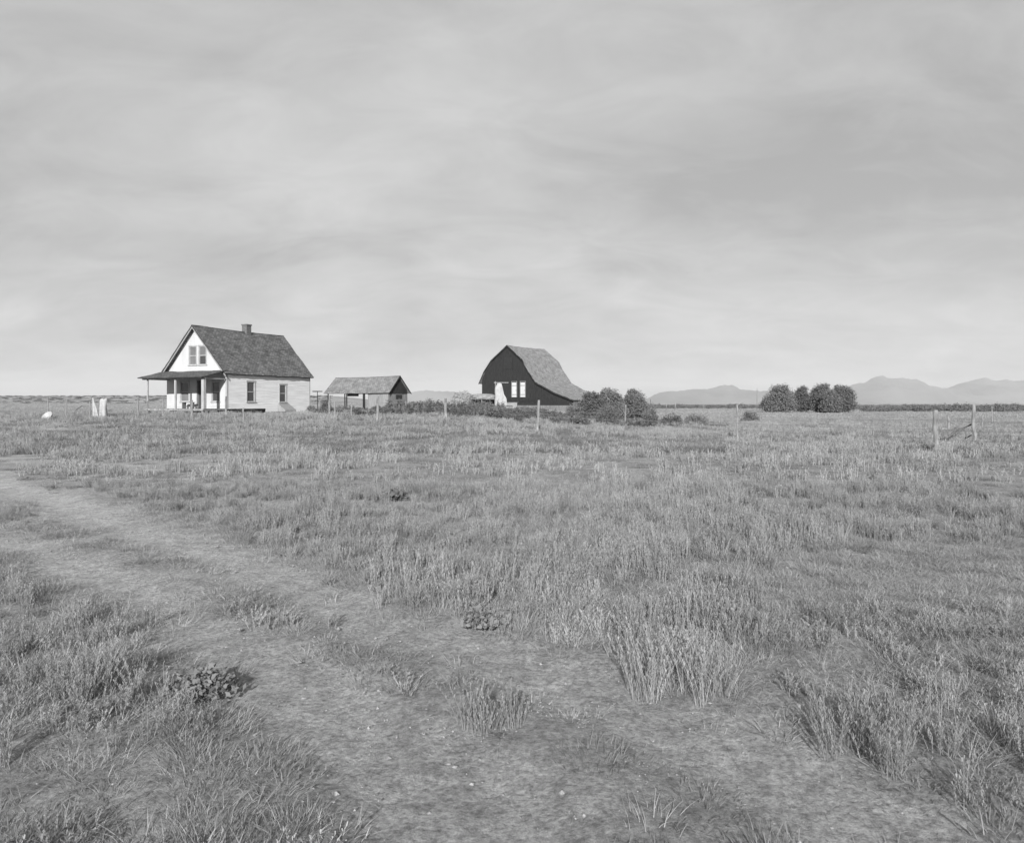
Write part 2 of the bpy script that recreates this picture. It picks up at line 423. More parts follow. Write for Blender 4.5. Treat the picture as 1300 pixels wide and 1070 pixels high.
def proto_coll(name, meshes):
    c = bpy.data.collections.new(name)
    for k, me in enumerate(meshes):
        o = bpy.data.objects.new('%s_%02d' % (name, k), me); c.objects.link(o)
    return c
def scatter(name, coll, pts, label, material):
    """pts = [(x,y,z,rot,scale,idx,zscale)] -> one object of instances"""
    me = bpy.data.meshes.new(name); me.from_pydata([p[:3] for p in pts], [], [])
    for nm, k in (('rz', 3), ('sc', 4), ('zs', 6)):
        a = me.attributes.new(nm, 'FLOAT', 'POINT'); a.data.foreach_set('value', [p[k] for p in pts])
    a = me.attributes.new('ix', 'INT', 'POINT'); a.data.foreach_set('value', [int(p[5]) for p in pts])
    me.materials.append(material)
    o = bpy.data.objects.new(name, me); C.objects.link(o)
    ng = bpy.data.node_groups.new(name, 'GeometryNodeTree')
    ng.interface.new_socket('Geometry', in_out='INPUT', socket_type='NodeSocketGeometry'); ng.interface.new_socket('Geometry', in_out='OUTPUT', socket_type='NodeSocketGeometry')
    n = ng.nodes; L = ng.links
    gi = n.new('NodeGroupInput'); go = n.new('NodeGroupOutput')
    ci = n.new('GeometryNodeCollectionInfo'); ci.inputs['Collection'].default_value = coll; ci.inputs['Separate Children'].default_value = True; ci.inputs['Reset Children'].default_value = True
    ip = n.new('GeometryNodeInstanceOnPoints'); ip.inputs['Pick Instance'].default_value = True
    def na(nm, t):
        q = n.new('GeometryNodeInputNamedAttribute'); q.data_type = t; q.inputs['Name'].default_value = nm; return q.outputs['Attribute']
    cr = n.new('ShaderNodeCombineXYZ'); L.new(na('rz', 'FLOAT'), cr.inputs['Z'])
    cs = n.new('ShaderNodeCombineXYZ'); s = na('sc', 'FLOAT'); L.new(s, cs.inputs[0]); L.new(s, cs.inputs[1]); L.new(na('zs', 'FLOAT'), cs.inputs[2])
    L.new(gi.outputs[0], ip.inputs['Points']); L.new(ci.outputs[0], ip.inputs['Instance']); L.new(na('ix', 'INT'), ip.inputs['Instance Index'])
    L.new(cr.outputs[0], ip.inputs['Rotation']); L.new(cs.outputs[0], ip.inputs['Scale']); L.new(ip.outputs[0], go.inputs[0])
    mod = o.modifiers.new('scatter', 'NODES'); mod.node_group = ng
    tag(o, label, kind='stuff'); return o

# pasture cover, 0..1 density and height factor, read in the photo's layout but standing on the ground
def cover(x, y):
    rm = rut_mask(x, y)
    d = 1.0; h = 1.0
    patch = noise.noise(Vector((x * .5, y * .5, 7))) ; patch2 = noise.noise(Vector((x * .12, y * .12, 3)))
    zn = zone(x, y)
    if zn == 'sparse': d *= .10 + .45 * sm(.15, .5, patch); h *= .5
    elif zn == 'track': d *= (.03 + .32 * sm(.25, .0, rm) if False else .03 + (.26 if rm < .1 and seg_d(x, y, RUT_B) < 1.3 and seg_d(x, y, RUT_A) < 1.3 else 0)) + .75 * sm(.02, .35, noise.noise(Vector((x * 1.3, y * 1.3, 17)))) * (1 if y < 9 else .6); h *= .42
    d *= (1 - rm) ** 1.5
    fine_ = noise.noise(Vector((x * 2.6, y * 2.6, 57)))
    d *= .50 + 1.0 * patch + .5 * patch2 + 1.1 * fine_
    d *= 1 - .75 * sm(.12, .34, noise.noise(Vector((x * .55, y * .95, 71))))
    h *= .92 + .35 * patch2 + .35 * patch
    return max(0, d), max(.25, h)

def clear_of_buildings(x, y):
    for (cx, cy, rr) in ((-19.8, 58.0, 5.6), (-15.0, 77.5, 3.2), (4, 112, 7), (9, 110, 6)):
        if math.hypot(x - cx, y - cy) < rr: return False
    return True
gm = M['grass']
def rc(n, r0, lo, hi, sd):
    q = random.Random(sd); return [(q.uniform(-r0, r0), q.uniform(-r0, r0), q.uniform(lo, hi)) for _ in range(n)]
protos = [blades_mesh('tuft', 60, .10, .25, .60, .0030, gm, 10 + k, heads=.15, curve=.9, low=.5) for k in range(2)] + [plume_mesh('tuft_plume', rc(2 + k % 2, .07, .7, 1.1, k), 9, .27, .35, .0038, 22, .035, gm, 20 + k) for k in range(4)]            # 0-5 upright tufts
protos += [blades_mesh('short', 60, .13, .13, .9, .0040, gm, 30 + k, curve=1.1) for k in range(4)]                            # 6-9 low turf
protos += [blades_mesh('litter', 26, .16, .035, 4.0, .0035, gm, 50 + k, curve=.6) for k in range(3)]                          # 10-12 fallen straw
protos += [plume_mesh('patch', rc(9, .5, .6, 1.2, 90 + k), 6, .30, .3, .012, 9, .06, gm, 60 + k, spread=.07) for k in range(6)]          # 13-18 mid patches
protos += [plume_mesh('farpatch', rc(16, 1.5, .6, 1.3, 190 + k), 5, .32, .3, .030, 3, .10, gm, 80 + k, spread=.14) for k in range(4)]                 # 19-22 far patches
def clod_mesh(name, n, rad, size, mat, seed):
    r = random.Random(seed); mb = MB()
    for k in range(n):
        x, y = r.uniform(-rad, rad), r.uniform(-rad, rad); q = size * r.uniform(.3, 1) ** 1.5
        i = len(mb.v); vs_ = [(1, 0, 0), (-1, 0, 0), (0, 1, 0), (0, -1, 0), (0, 0, .75), (0, 0, -.75), (.7, .6, .3), (-.6, -.7, .35)]
        for v in vs_[:6]: mb.v.append((x + v[0] * q * r.uniform(.6, 1.3), y + v[1] * q * r.uniform(.6, 1.3), v[2] * q * r.uniform(.6, 1.2) + q * .2))
        for f in ((0, 2, 4), (2, 1, 4), (1, 3, 4), (3, 0, 4), (2, 0, 5), (1, 2, 5), (3, 1, 5), (0, 3, 5)): mb.f.append(tuple(i + z for z in f)); mb.uv.append(None)
    me = bpy.data.meshes.new(name); me.from_pydata(mb.v, [], mb.f); me.materials.append(mat); return me
M['clod'] = gray('dry_clod', .10, .38, 40, .95)
protos += [clod_mesh('clods', 34, .26, .009, M['clod'], 700 + k) for k in range(3)] + [clod_mesh('clods_big', 9, .3, .024, M['clod'], 710 + k) for k in range(2)]   # 23-27
coll = proto_coll('grass_tufts', protos)
pts = []
def add(x, y, ix, s, zs): pts.append((x, y, g(x, y) - .01, rng.uniform(0, 6.28), s, ix, zs))
# near
for k in range(21000):
    y = 1.6 + 12.9 * math.sqrt(rng.random()) ; x = rng.uniform(-.85, .85) * (y + 1.2)
    d, h = cover(x, y)
    if rng.random() < d * (.75 if y > 5 else .5): add(x, y, rng.choice((0, 1, 2, 3, 4, 5, 2, 3, 4, 5)), rng.uniform(.8, 1.25), rng.uniform(.5, 1.25) * h * (.78 + .22 * sm(4, 7, y)))
for k in range(15000):
    y = 1.6 + 10.4 * math.sqrt(rng.random()); x = rng.uniform(-.85, .85) * (y + 1.2)
    rm = rut_mask(x, y)
    zn = zone(x, y)
    if rng.random() < (.9 - .80 * rm) * (.20 if zn == 'track' else .6): add(x, y, 6 + rng.randrange(4), rng.uniform(.6, 1.3), rng.uniform(.3, 1.0))
for k in range(9000):
    y = 1.6 + 9 * math.sqrt(rng.random()); x = rng.uniform(-.85, .85) * (y + 1.2)
    zn = zone(x, y)
    if rng.random() < (.9 if zn == 'track' else .4): add(x, y, 23 + (rng.randrange(3) if rng.random() < .8 else 3 + rng.randrange(2)), rng.uniform(.5, 1.1), rng.uniform(.5, 1.1))
for k in range(9000):
    y = 1.6 + 8.4 * math.sqrt(rng.random()); x = rng.uniform(-.85, .85) * (y + 1.2)
    if rng.random() < (.10 if zone(x, y) == 'track' else .5): add(x, y, 10 + rng.randrange(3), rng.uniform(.5, 1.4), rng.uniform(.5, 1))
# middle distance
for k in range(29000):
    y = 12 + 68 * math.sqrt(rng.random()); x = rng.uniform(-.85, .85) * y
    if not clear_of_buildings(x, y): continue
    d, h = cover(x, y)
    if rng.random() < d * .85 * (1 if y > 14.5 else .5): add(x, y, 13 + rng.randrange(6), rng.uniform(.7, 1.3), rng.uniform(.45, 1.15) * h)
for k in range(16000):
    y = 75 + 300 * rng.random() ** 1.6; x = rng.uniform(-.85, .85) * y
    if not clear_of_buildings(x, y): continue
    if rng.random() < .75: add(x, y, 19 + rng.randrange(4), rng.uniform(.8, 1.6), rng.uniform(.4, 1.1))
scatter('dry_grass', coll, pts, 'dry pale pasture grass over the whole field', gm)

# low green-dark weeds among the grass
wp = [blades_mesh('weed', 150, .17, .085, .8, .0045, M['weed'], 200 + k, curve=1.0, low=.4) for k in range(4)]
wc = proto_coll('weed_tufts', wp); wpts = []
for k in range(12000):
    y = 2 + 32 * rng.random() ** 1.4; x = rng.uniform(-.85, .85) * y
    q = noise.noise(Vector((x * .45, y * .45, 21)))
    if rng.random() < (.45 if q > .22 else .13) * (.25 + .75 * sm(3.5, 7, y)) and rut_mask(x, y) < .25 and (zone(x, y) != 'track' or rng.random() < .5):
        wpts.append((x, y, g(x, y), rng.uniform(0, 6.28), rng.uniform(.6, 1.2) * (1 + y * .035), rng.randrange(4), rng.uniform(.5, 1.3)))
for k in range(16000):
    y = 24 + 200 * rng.random() ** 1.5; x = rng.uniform(-.85, .85) * y
    q = noise.noise(Vector((x * .12, y * .05, 25)))
    if clear_of_buildings(x, y) and rng.random() < .55 + .9 * q: wpts.append((x, y, g(x, y), rng.uniform(0, 6.28), rng.uniform(2, 3.6) * (1 + y * .012), rng.randrange(4), rng.uniform(1.5, 3.2)))
scatter('low_weeds', wc, wpts, 'dark low weeds and green grass growing in patches among the dry grass', M['weed'])

# ------------------------------------------------------------------ single grass clumps and weeds of the foreground
def clump(name, px, py, rad, h, n, label, cat, mat='grass', seed=1, lean=.5, width=.0045, heads=.6, group=None):
    x, y, z = at(px, py)
    q = random.Random(seed); cs = []
    for _ in range(max(5, n // 26)):
        t = q.uniform(0, 6.283); d = rad * math.sqrt(q.random()) * .8; cs.append((d * math.cos(t), d * math.sin(t), q.uniform(.55, 1.0) * (1 - .3 * d / rad)))
    me = plume_mesh(name, cs, 12, h, lean * 1.0, .0030, 44, .042, M[mat], seed, spread=.075)
    o = bpy.data.objects.new(name, me); o.location = (x, y, z - .01); C.objects.link(o); tag(o, label, cat, group); return o
clump('grass_clump', 868, 880, .34, .54, 560, 'largest pale grass clump, standing alone right of the wheel ruts in the near field', 'grass clump', seed=301, group='grass clumps in the near field')
clump('grass_clump', 627, 918, .19, .30, 300, 'grass clump growing in the strip between the two wheel ruts, nearest the camera', 'grass clump', seed=302, group='grass clumps in the near field')
clump('grass_clump', 343, 793, .17, .20, 170, 'small sparse grass clump halfway along the strip between the wheel ruts', 'grass clump', seed=303, lean=.9, group='grass clumps in the near field')
clump('grass_clump', 120, 880, .33, .42, 420, 'tall pale grass clump beside the near wheel rut at the lower left', 'grass clump', seed=304, group='grass clumps in the near field')
clump('grass_clump', 1120, 950, .38, .38, 460, 'broad grass clump at the lower right beyond the bare sward', 'grass clump', seed=305, group='grass clumps in the near field')
def weed(px, py, rr, h, n, label, seed):
    x, y, z = at(px, py)
    me = leaves_mesh('weed', [(0, 0, h * .45, rr, rr, h * .5), (rr * .5, .02, h * .35, rr * .6, rr * .6, h * .4)], n, .02 if y < 8 else .05, M['weed'], seed, .3)
    o = bpy.data.objects.new('weed_plant', me); o.location = (x, y, z); C.objects.link(o); tag(o, label, 'weed', 'dark leafy weeds')
weed(258, 884, .20, .14, 1500, 'low dark leafy weed sprawling beside the near wheel rut at lower left', 401)
weed(500, 636, .22, .22, 260, 'small dark weed standing alone in the pale grass in front of the farm buildings', 402)
weed(615, 797, .18, .14, 1300, 'dark weed at the edge of the tall grass beside the far wheel rut', 403)

# ------------------------------------------------------------------ farmhouse
HG = g(-20.2, 55)
HZ = CAMZ - .85
house = empty('farmhouse', (-20.2, 53.0, HZ), math.atan2(.915, .404), 'white two storey wooden farmhouse with dark shingle roof and front porch', 'house')
L_, W_ = 9.0, 5.8
EZ, RZ, FZ = 3.17, 6.42, .48
mid = W_ / 2
pitch = (RZ - EZ) / mid
def gable_top(s): return EZ + (mid - abs(s - mid)) * pitch - .02
fo = [(1.93, 2.58, 3.63, 4.97), (2.88, 3.53, 3.63, 4.97), (.68, 1.34, .98, 2.38), (1.97, 2.77, FZ, 2.5), (3.62, 4.38, .98, 2.38)]
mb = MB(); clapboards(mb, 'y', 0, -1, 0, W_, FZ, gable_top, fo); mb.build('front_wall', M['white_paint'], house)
so = [(1.95, 2.70, .97, 2.42), (5.42, 6.12, .95, 2.30)]
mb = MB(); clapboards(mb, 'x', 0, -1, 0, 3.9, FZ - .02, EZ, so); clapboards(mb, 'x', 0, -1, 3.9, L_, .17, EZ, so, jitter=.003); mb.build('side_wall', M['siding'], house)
mb = MB(); mb.box(0, L_, W_ - .02, W_, .4, EZ); mb.build('side_wall', M['siding'], house)
mb = MB(); mb.prism([(L_ - .02, 0, .17), (L_ - .02, W_, .17), (L_ - .02, W_, EZ - .05), (L_ - .02, mid, RZ - .05), (L_ - .02, 0, EZ - .05)], (.02, 0, 0)); mb.build('back_wall', M['siding'], house)
mb = MB(); mb.box(.05, L_ - .05, .05, W_ - .05, FZ - .12, FZ - .02); mb.build('floor', M['dark_wood'], house)
mb = MB(); mb.box(.15, L_ - .1, .12, W_ - .1, EZ - .4, EZ - .35); mb.build('ceiling', M['dark_wood'], house)
for x in (0.1, 2.2, 4.3, 6.6, 8.5):
    for y in (.15, 2.8, 5.4): mb = MB(); mb.box(x, x + .35, y, y + .35, -.4, FZ - .13 if x < 3.9 else .16); mb.build('foundation_pier', M['concrete'], house)
mb = MB(); mb.box(-.045, .075, -.045, 0.0, FZ - .05, EZ); mb.box(-.047, -.033, -.040, .09, FZ - .05, EZ - .05)
mb.build('corner_board', M['trim'], house)
mb = MB(); mb.box(L_ - .09, L_ + .03, -.047, 0.0, .17, EZ); mb.build('corner_board', M['trim'], house)
ov, gf, gb = .28, .42, .22
def rpt(x, y, dz=0): return (x, y, RZ + .10 - abs(y - mid) * pitch + dz)
roof_sheet('roof', M['shingle'], house, rpt(-gf, mid), rpt(L_ + gb, mid), rpt(L_ + gb, -ov), rpt(-gf, -ov), .08, (34, 16), .025, .07, .03)
r2 = roof_sheet('roof', M['shingle'], house, rpt(-gf, mid), rpt(L_ + gb, mid), rpt(L_ + gb, W_ + ov + .12), rpt(-gf, W_ + ov + .12), .08, (34, 16), .025, .07, .03)
mb = MB()
for sgn in (-1, 1):                      # barge boards under the front rake
    a = Vector((-gf + .02, mid, RZ - .03)); b_ = Vector((-gf + .02, mid + sgn * (mid + ov), RZ - .03 - (mid + ov) * pitch))
    mb.prism([a, b_, b_ - Vector((0, 0, .14)), a - Vector((0, 0, .14))], (.03, 0, 0))
mb.build('barge_board', M['pale_wood'], house)
mb = MB(); cxm = 4.75
ch = MB(); ch.box(cxm, cxm + .5, mid - .24, mid + .24, RZ - .7, RZ + .52); cho = ch.build('chimney', M['brick'], house)
ch = MB(); ch.box(cxm - .04, cxm + .54, mid - .28, mid + .28, RZ + .522, RZ + .62); ch.build('chimney_cap', M['brick'], cho)
window(house, 'y', 0, -1, 1.93, 2.58, 3.63, 4.97, glass='shade', lower='glass')
window(house, 'y', 0, -1, 2.88, 3.53, 3.63, 4.97, glass='shade', lower='shade')
window(house, 'y', 0, -1, .68, 1.34, .98, 2.38)
window(house, 'y', 0, -1, 3.62, 4.38, .98, 2.38, lower='shade')
window(house, 'x', 0, -1, 1.95, 2.70, .97, 2.42)
window(house, 'x', 0, -1, 5.42, 6.12, .95, 2.30)
# front door standing open on a dark room
d = MB(); d.box(-.055, .03, 1.87, 1.97, FZ, 2.5); d.box(-.055, .03, 2.77, 2.87, FZ, 2.5); d.box(-.06, .03, 1.85, 2.89, 2.5, 2.62); dr = d.build('door', M['trim'], house)
d = MB(); d.box(.05, .80, 2.72, 2.765, FZ + .02, 2.48); d.build('door_leaf', M['gray_wood'], dr)
# bulkhead below the side window
b_ = MB(); b_.prism([(5.2, -.05, .05), (5.2, -.75, .05), (5.2, -.75, .35), (5.2, -.05, .82)], (1.25, 0, 0)); b_.build('cellar_hatch', M['pale_wood'], house)
b_ = MB(); b_.box(3.8, 5.15, -.95, -.06, .12, .22); b_.build('side_step', M['gray_wood'], house)
# porch
PD = 2.05
p = MB(); p.box(-PD - .12, -.06, -.05, 5.5, FZ - .12, FZ); porch_floor = p.build('porch_floor', M['gray_wood'], house)
p = MB(); p.box(-PD - .15, -PD - .122, -.05, 5.5, FZ - .14, FZ - .005); p.build('fascia', M['post_wood'], porch_floor)
for y in (.1, 2.7, 5.3):
    p = MB(); p.box(-PD - .05, -PD + .08, y - .05, y + .08, -.4, FZ - .125); p.build('porch_pier', M['post_wood'], house)
for y, w in ((.0, .11), (2.62, .06), (5.32, .045)):
    p = MB(); p.box(-PD - w, -PD + w, y - w + .05, y + w + .05, FZ, 2.52); p.build('porch_post', M['trim'], house)
p = MB(); p.box(-PD - .06, -PD + .06, -.12, 5.85, 2.52, 2.62); p.box(-PD + .06, -.05, -.02, .07, 2.53, 2.61); p.box(-PD + .06, -.05, 5.5, 5.6, 2.53, 2.61); p.build('porch_beam', M['pale_wood'], house)
roof_sheet('porch_roof', M['porch_shingle'], house, (-.04, -.16, 3.22), (-.04, 6.0, 3.22), (-PD - .38, 5.95, 2.66), (-PD - .38, -.18, 2.66), .06, (24, 8), .02, .05, .03)
# a bench on the porch and a cloth on the railing by the door
bench = empty('porch_bench', (house.matrix_basis @ Vector((-.55, 3.1, FZ))), house.rotation_euler.z, 'small wooden bench against the front wall of the white house', 'bench')
mb = MB(); mb.box(-.2, .2, -.5, .5, .42, .46); mb.build('seat', M['gray_wood'], bench)
for y in (-.42, .38):
    mb = MB(); mb.box(-.17, .17, y, y + .05, 0, .418); mb.build('leg', M['gray_wood'], bench)

# ------------------------------------------------------------------ open shed
sz = g(-11.4, 75)
shed = empty('open_shed', (-11.4, 75.0, sz), math.atan2(.574, -.819), 'low open sided shed with gray shingle roof beside the white house', 'shed')
SL, SW = 9.0, 1.35
base_off = CAMZ - sz
sr, se = base_off + 2.78, base_off + 1.12
gz = -.5
def vboards(mb, axis, fixed, s0, s1, z0, top, bw=.2, th=.03, gap=.012):
    s = s0
    while s < s1 - .02:
        e = min(s + bw * rng.uniform(.8, 1.15), s1); j = rng.uniform(0, .012)
        za, zb = (top(s + .005), top(e - gap)) if callable(top) else (top, top)
        zz = z0 + rng.uniform(0, .05)
        if axis == 'y': mb.prism([(fixed - j, s, zz), (fixed - j, e - gap, zz), (fixed - j, e - gap, zb), (fixed - j, s, za)], (th, 0, 0))
        else: mb.prism([(s, fixed - j, zz), (e - gap, fixed - j, zz), (e - gap, fixed - j, zb), (s, fixed - j, za)], (0, th, 0))
        s = e
mb = MB()
topf = lambda s: sr - .08 - abs(s) * (sr - se) / 1.5
vboards(mb, 'y', .02, -SW, SW, gz, lambda s: min(topf(s), 1.75)); mb.build('end_wall', M['gray_wood'], shed)
mb = MB(); vboards(mb, 'y', -.012, -SW * .88, SW * .88, 1.75, topf); mb.build('gable_boards', M['dark_wood'], shed)
mb = MB(); mb.box(-.045, -.02, -.5, .35, 1.25, 1.68); mb.build('hatch', M['dark_gap'], shed)
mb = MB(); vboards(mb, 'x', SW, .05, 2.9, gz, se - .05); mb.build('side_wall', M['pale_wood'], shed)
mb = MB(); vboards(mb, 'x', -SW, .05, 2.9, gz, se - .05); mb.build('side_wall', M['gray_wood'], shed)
mb = MB(); vboards(mb, 'y', 2.9, -SW + .05, SW - .05, gz, se - .1); mb.build('inner_wall', M['gray_wood'], shed)
for x in (3.4, 6.3, 8.85):
    for y in (SW - .05, -SW + .05):
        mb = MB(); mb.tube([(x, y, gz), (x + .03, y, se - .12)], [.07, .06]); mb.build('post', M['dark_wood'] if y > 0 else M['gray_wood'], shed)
mb = MB(); mb.box(2.92, 9.0, SW - .09, SW - .01, se - .12, se + .02); mb.box(2.92, 9.0, -SW + .01, -SW + .09, se - .12, se + .02); mb.build('beam', M['dark_wood'], shed)
mb = MB(); mb.box(4.6, 6.0, SW - .35, SW - .10, se - .40, se - .10); mb.build('hanging_trough', M['dark_gap'], shed)
roof_sheet('roof', M['shed_roof'], shed, (-.25, 0, sr), (SL + .2, 0, sr - .02), (SL + .25, 1.62, se - .08), (-.3, 1.62, se - .08), .06, (28, 8), .02, .05, .02)
roof_sheet('roof', M['shed_roof'], shed, (-.25, 0, sr), (SL + .2, 0, sr - .02), (SL + .25, -1.62, se - .08), (-.3, -1.62, se - .08), .06, (28, 8), .02, .05, .02)
mb = MB()
for s in (-1, 1): mb.prism([(-.29, 0, sr - .01), (-.29, s * 1.62, se - .09), (-.29, s * 1.62, se - .22), (-.29, 0, sr - .15)], (.025, 0, 0))
mb.build('barge_board', M['dark_wood'], shed)

# ------------------------------------------------------------------ barn
bz = g(-.57, 109)
barn = empty('barn', (-.57, 109.0, bz), math.atan2(.819, .574), 'big dark gambrel roofed barn with a flared lean-to on its right', 'barn')
B0 = CAMZ - bz
prof = [(0, 8.49), (2.75, 6.30), (3.35, 5.15), (4.95, 3.05), (8.07, 1.54), (11.2, .48)]     # right (toward -Y local), over camera level
left = [(0, 8.49), (2.95, 6.30), (4.2, 4.75), (5.15, 3.0)]
BL = 9.5
def bp(a, z, x): return (x, -a, z + B0)
def bent_roof(pf, side):
    P = []; acc = 0; R_ = []
    for (a0, z0), (a1, z1) in zip(pf, pf[1:]):
        n = max(2, int(math.hypot(a1 - a0, z1 - z0) / .3))
        for k in range(n): t = k / n; P.append((a0 + (a1 - a0) * t, z0 + (z1 - z0) * t))
    P.append(pf[-1]); nx = 34; V = []; U = []; mb = MB()
    for j, (a_, z_) in enumerate(P):
        if j: acc += math.hypot(P[j][0] - P[j - 1][0], P[j][1] - P[j - 1][1])
        for i in range(nx + 1):
            u = i / nx; x = -.35 + (BL + .65) * u + (rng.uniform(-.03, .03) if i in (0, nx) else 0)
            dz = .05 * noise.noise(Vector((x * .9, a_ * .9, side))) + rng.uniform(-.012, .012) - .11 * math.sin(math.pi * u) * (1 - j / len(P) * .6)
            V.append((x, -side * (a_ + (rng.uniform(-.04, .04) if j == len(P) - 1 else 0)), z_ + B0 + dz)); U.append((x, acc))
    w = nx + 1; n0 = len(V); mb.v = V + [(p[0], p[1] + side * .05, p[2] - .10) for p in V]
    for j in range(len(P) - 1):
        for i in range(nx):
            a_ = j * w + i; q = (a_, a_ + 1, a_ + w + 1, a_ + w); mb.f.append(q); mb.uv.append([U[k] for k in q])
            mb.f.append(tuple(n0 + k for k in reversed(q))); mb.uv.append([U[k] for k in reversed(q)])
        for i in (0, nx): a_ = j * w + i; mb.f.append((a_, a_ + w, a_ + w + n0, a_ + n0)); mb.uv.append([(0, 0)] * 4)
    for j in (0, len(P) - 1):
        for i in range(nx): a_ = j * w + i; mb.f.append((a_, a_ + 1, a_ + 1 + n0, a_ + n0)); mb.uv.append([(0, 0)] * 4)
    return mb.build('roof', M['barn_roof'], barn)
bent_roof(prof, 1); bent_roof(left, -1)
def barn_top(y):
    a = -y; pf = prof if a >= 0 else left; a = abs(a)
    for (a0, z0), (a1, z1) in zip(pf, pf[1:]):
        if a <= a1: return B0 + z0 + (z1 - z0) * (a - a0) / (a1 - a0) - .10
    return B0 + pf[-1][1] - .1
mb = MB(); vboards(mb, 'y', .0, -4.8, 4.75, B0 + .25, barn_top, .28, .04); mb.build('gable_wall', M['dark_wood'], barn)
mb = MB(); vboards(mb, 'y', .0, -10.9, -4.81, B0 - .25, lambda y: max(barn_top(y), B0 - .2), .28, .04); mb.build('lean_to_wall', M['dark_wood'], barn)
mb = MB(); mb.box(-.04, .1, -10.9, 4.75, -.6, B0 - .28); mb.build('lower_wall', M['gray_wood'], barn)
mb = MB(); mb.box(-.10, -.045, -10.9, -1, B0 - .25, B0 - .02); mb.build('sill_beam', M['dark_wood'], barn)
mb = MB(); mb.box(-.075, -.045, -.75, .75, B0 + 5.0, B0 + 6.7); hd = mb.build('hay_door', M['dark_gap'], barn)
for yy in (-.87, .752): mb = MB(); mb.box(-.10, -.046, yy, yy + .118, B0 + 4.9, B0 + 6.8); mb.build('hay_door_frame', M['dark_wood'], hd)
mb = MB(); vboards(mb, 'y', BL, -10.9, 4.75, -.4, barn_top, .4, .04); mb.build('back_wall', M['dark_wood'], barn)
mb = MB(); vboards(mb, 'x', 4.78, .05, BL - .05, -.4, B0 + 3.2, .3, .04); mb.build('side_wall', M['dark_wood'], barn)
mb = MB(); vboards(mb, 'x', -10.92, .05, BL - .05, -.4, B0 + .42, .3, .04); mb.build('side_wall', M['gray_wood'], barn)
mb = MB(); mb.box(-.06, .045, -4.79, 4.74, B0 - .02, B0 + .24); mb.build('belt_board', M['dark_wood'], barn)
for y0 in (-1.55, -3.05):
    mb = MB(); mb.box(-.085, -.045, y0, y0 + .8, B0 + .9, B0 + 3.0); dd = mb.build('door', M['white_paint'], barn)
    mb = MB(); mb.box(-.13, -.046, y0 - .10, y0 - .003, B0 + .86, B0 + 3.1); mb.box(-.13, -.046, y0 + .803, y0 + .9, B0 + .86, B0 + 3.1); mb.box(-.135, -.046, y0 - .1, y0 + .9, B0 + 3.103, B0 + 3.2); mb.build('door_frame', M['gray_wood'], barn)
    for zz in (1.2, 2.5): mb = MB(); mb.box(-.105, -.086, y0 + .02, y0 + .78, B0 + zz, B0 + zz + .12); mb.build('batten', M['pale_wood'], dd)
    mb = MB(); mb.box(-.12, -.087, y0 + .05, y0 + .1, B0 + 1.8, B0 + 1.95); mb.build('handle', M['wire'], dd)
mb = MB()
for s, pf in ((1, prof), (-1, left)):
    for (a0, z0), (a1, z1) in zip(pf, pf[1:]):
        mb.prism([bp(s * a0, z0 - .02, -.37), bp(s * a1, z1 - .02, -.37), bp(s * a1, z1 - .22, -.37), bp(s * a0, z0 - .22, -.37)], (.03, 0, 0))
mb.build('barge_board', M['dark_wood'], barn)

# ------------------------------------------------------------------ straw covered shelter and haystack left of the barn
def lump(name, mat, parent, rx, ry, rz, seed, seg=28, flat=.25, zoff=0):
    mb = MB(); r_ = random.Random(seed); nv = 14; V = []
    for j in range(nv + 1):
        ph = math.pi / 2 * j / nv
        for i in range(seg):
            th = 2 * math.pi * i / seg; c, s = math.cos(ph) ** .55, math.sin(ph) ** .8
            k = 1 + .16 * noise.noise(Vector((math.cos(th) * 2, math.sin(th) * 2, j * .35 + seed))) + r_.uniform(-.035, .035)
            V.append((rx * c * k * math.cos(th), ry * c * k * math.sin(th), zoff + rz * s * (1 + .10 * noise.noise(Vector((i * .5, j, seed))))))
    mb.v = V
    for j in range(nv):
        for i in range(seg):
            i2 = (i + 1) % seg; mb.f.append((j * seg + i, j * seg + i2, (j + 1) * seg + i2, (j + 1) * seg + i)); mb.uv.append(None)
    return mb.build(name, mat, parent)
def stalks(name, parent, rx, ry, rz, n, size, mat, seed, zoff=0):
    r = np.random.RandomState(seed); V = []; Fc = []; T = []
    for k in range(n):
        th = r.uniform(0, 6.283); ph = math.asin(r.uniform(0, 1)); c, s = math.cos(ph) ** .55, math.sin(ph) ** .8
        p = np.array([rx * c * math.cos(th), ry * c * math.sin(th), zoff + rz * s]) * r.uniform(.97, 1.05)
        d = r.normal(size=3); d[2] -= .7; d /= np.linalg.norm(d); e = np.cross(d, r.normal(size=3)); e /= np.linalg.norm(e)
        i = len(V); q = size * r.uniform(.5, 1.4); t = r.uniform()
        for a, b2 in ((0, -.08), (1, -.05), (1, .05), (0, .08)): V.append(tuple(p + d * q * a + e * q * b2)); T.append(t)
        Fc.append((i, i + 1, i + 2, i + 3))
    me = bpy.data.meshes.new(name); me.from_pydata(V, [], Fc); a = me.attributes.new('tone', 'FLOAT', 'POINT'); a.data.foreach_set('value', T)
    me.materials.append(mat); o = bpy.data.objects.new(name, me); C.objects.link(o); o.parent = parent; return o
hx, hy = (588 - CX) / F * 84, 84
hay = empty('haystack', (hx, hy, g(hx, hy)), 0, 'rounded weathered haystack left of the barn', 'haystack')
lump('stack', M['straw'], hay, 1.25, 1.3, 2.05, 3, zoff=-.2); stalks('loose_straw', hay, 1.25, 1.3, 2.1, 1500, .3, M['grass'], 5)
kx, ky = (614 - CX) / F * 84, 84
shel = empty('straw_shelter', (kx, ky, g(kx, ky)), 0, 'low open fronted animal shelter with straw roof between haystack and barn', 'shelter')
lump('straw_roof', M['straw'], shel, 1.5, 1.5, .55, 8, zoff=1.45)
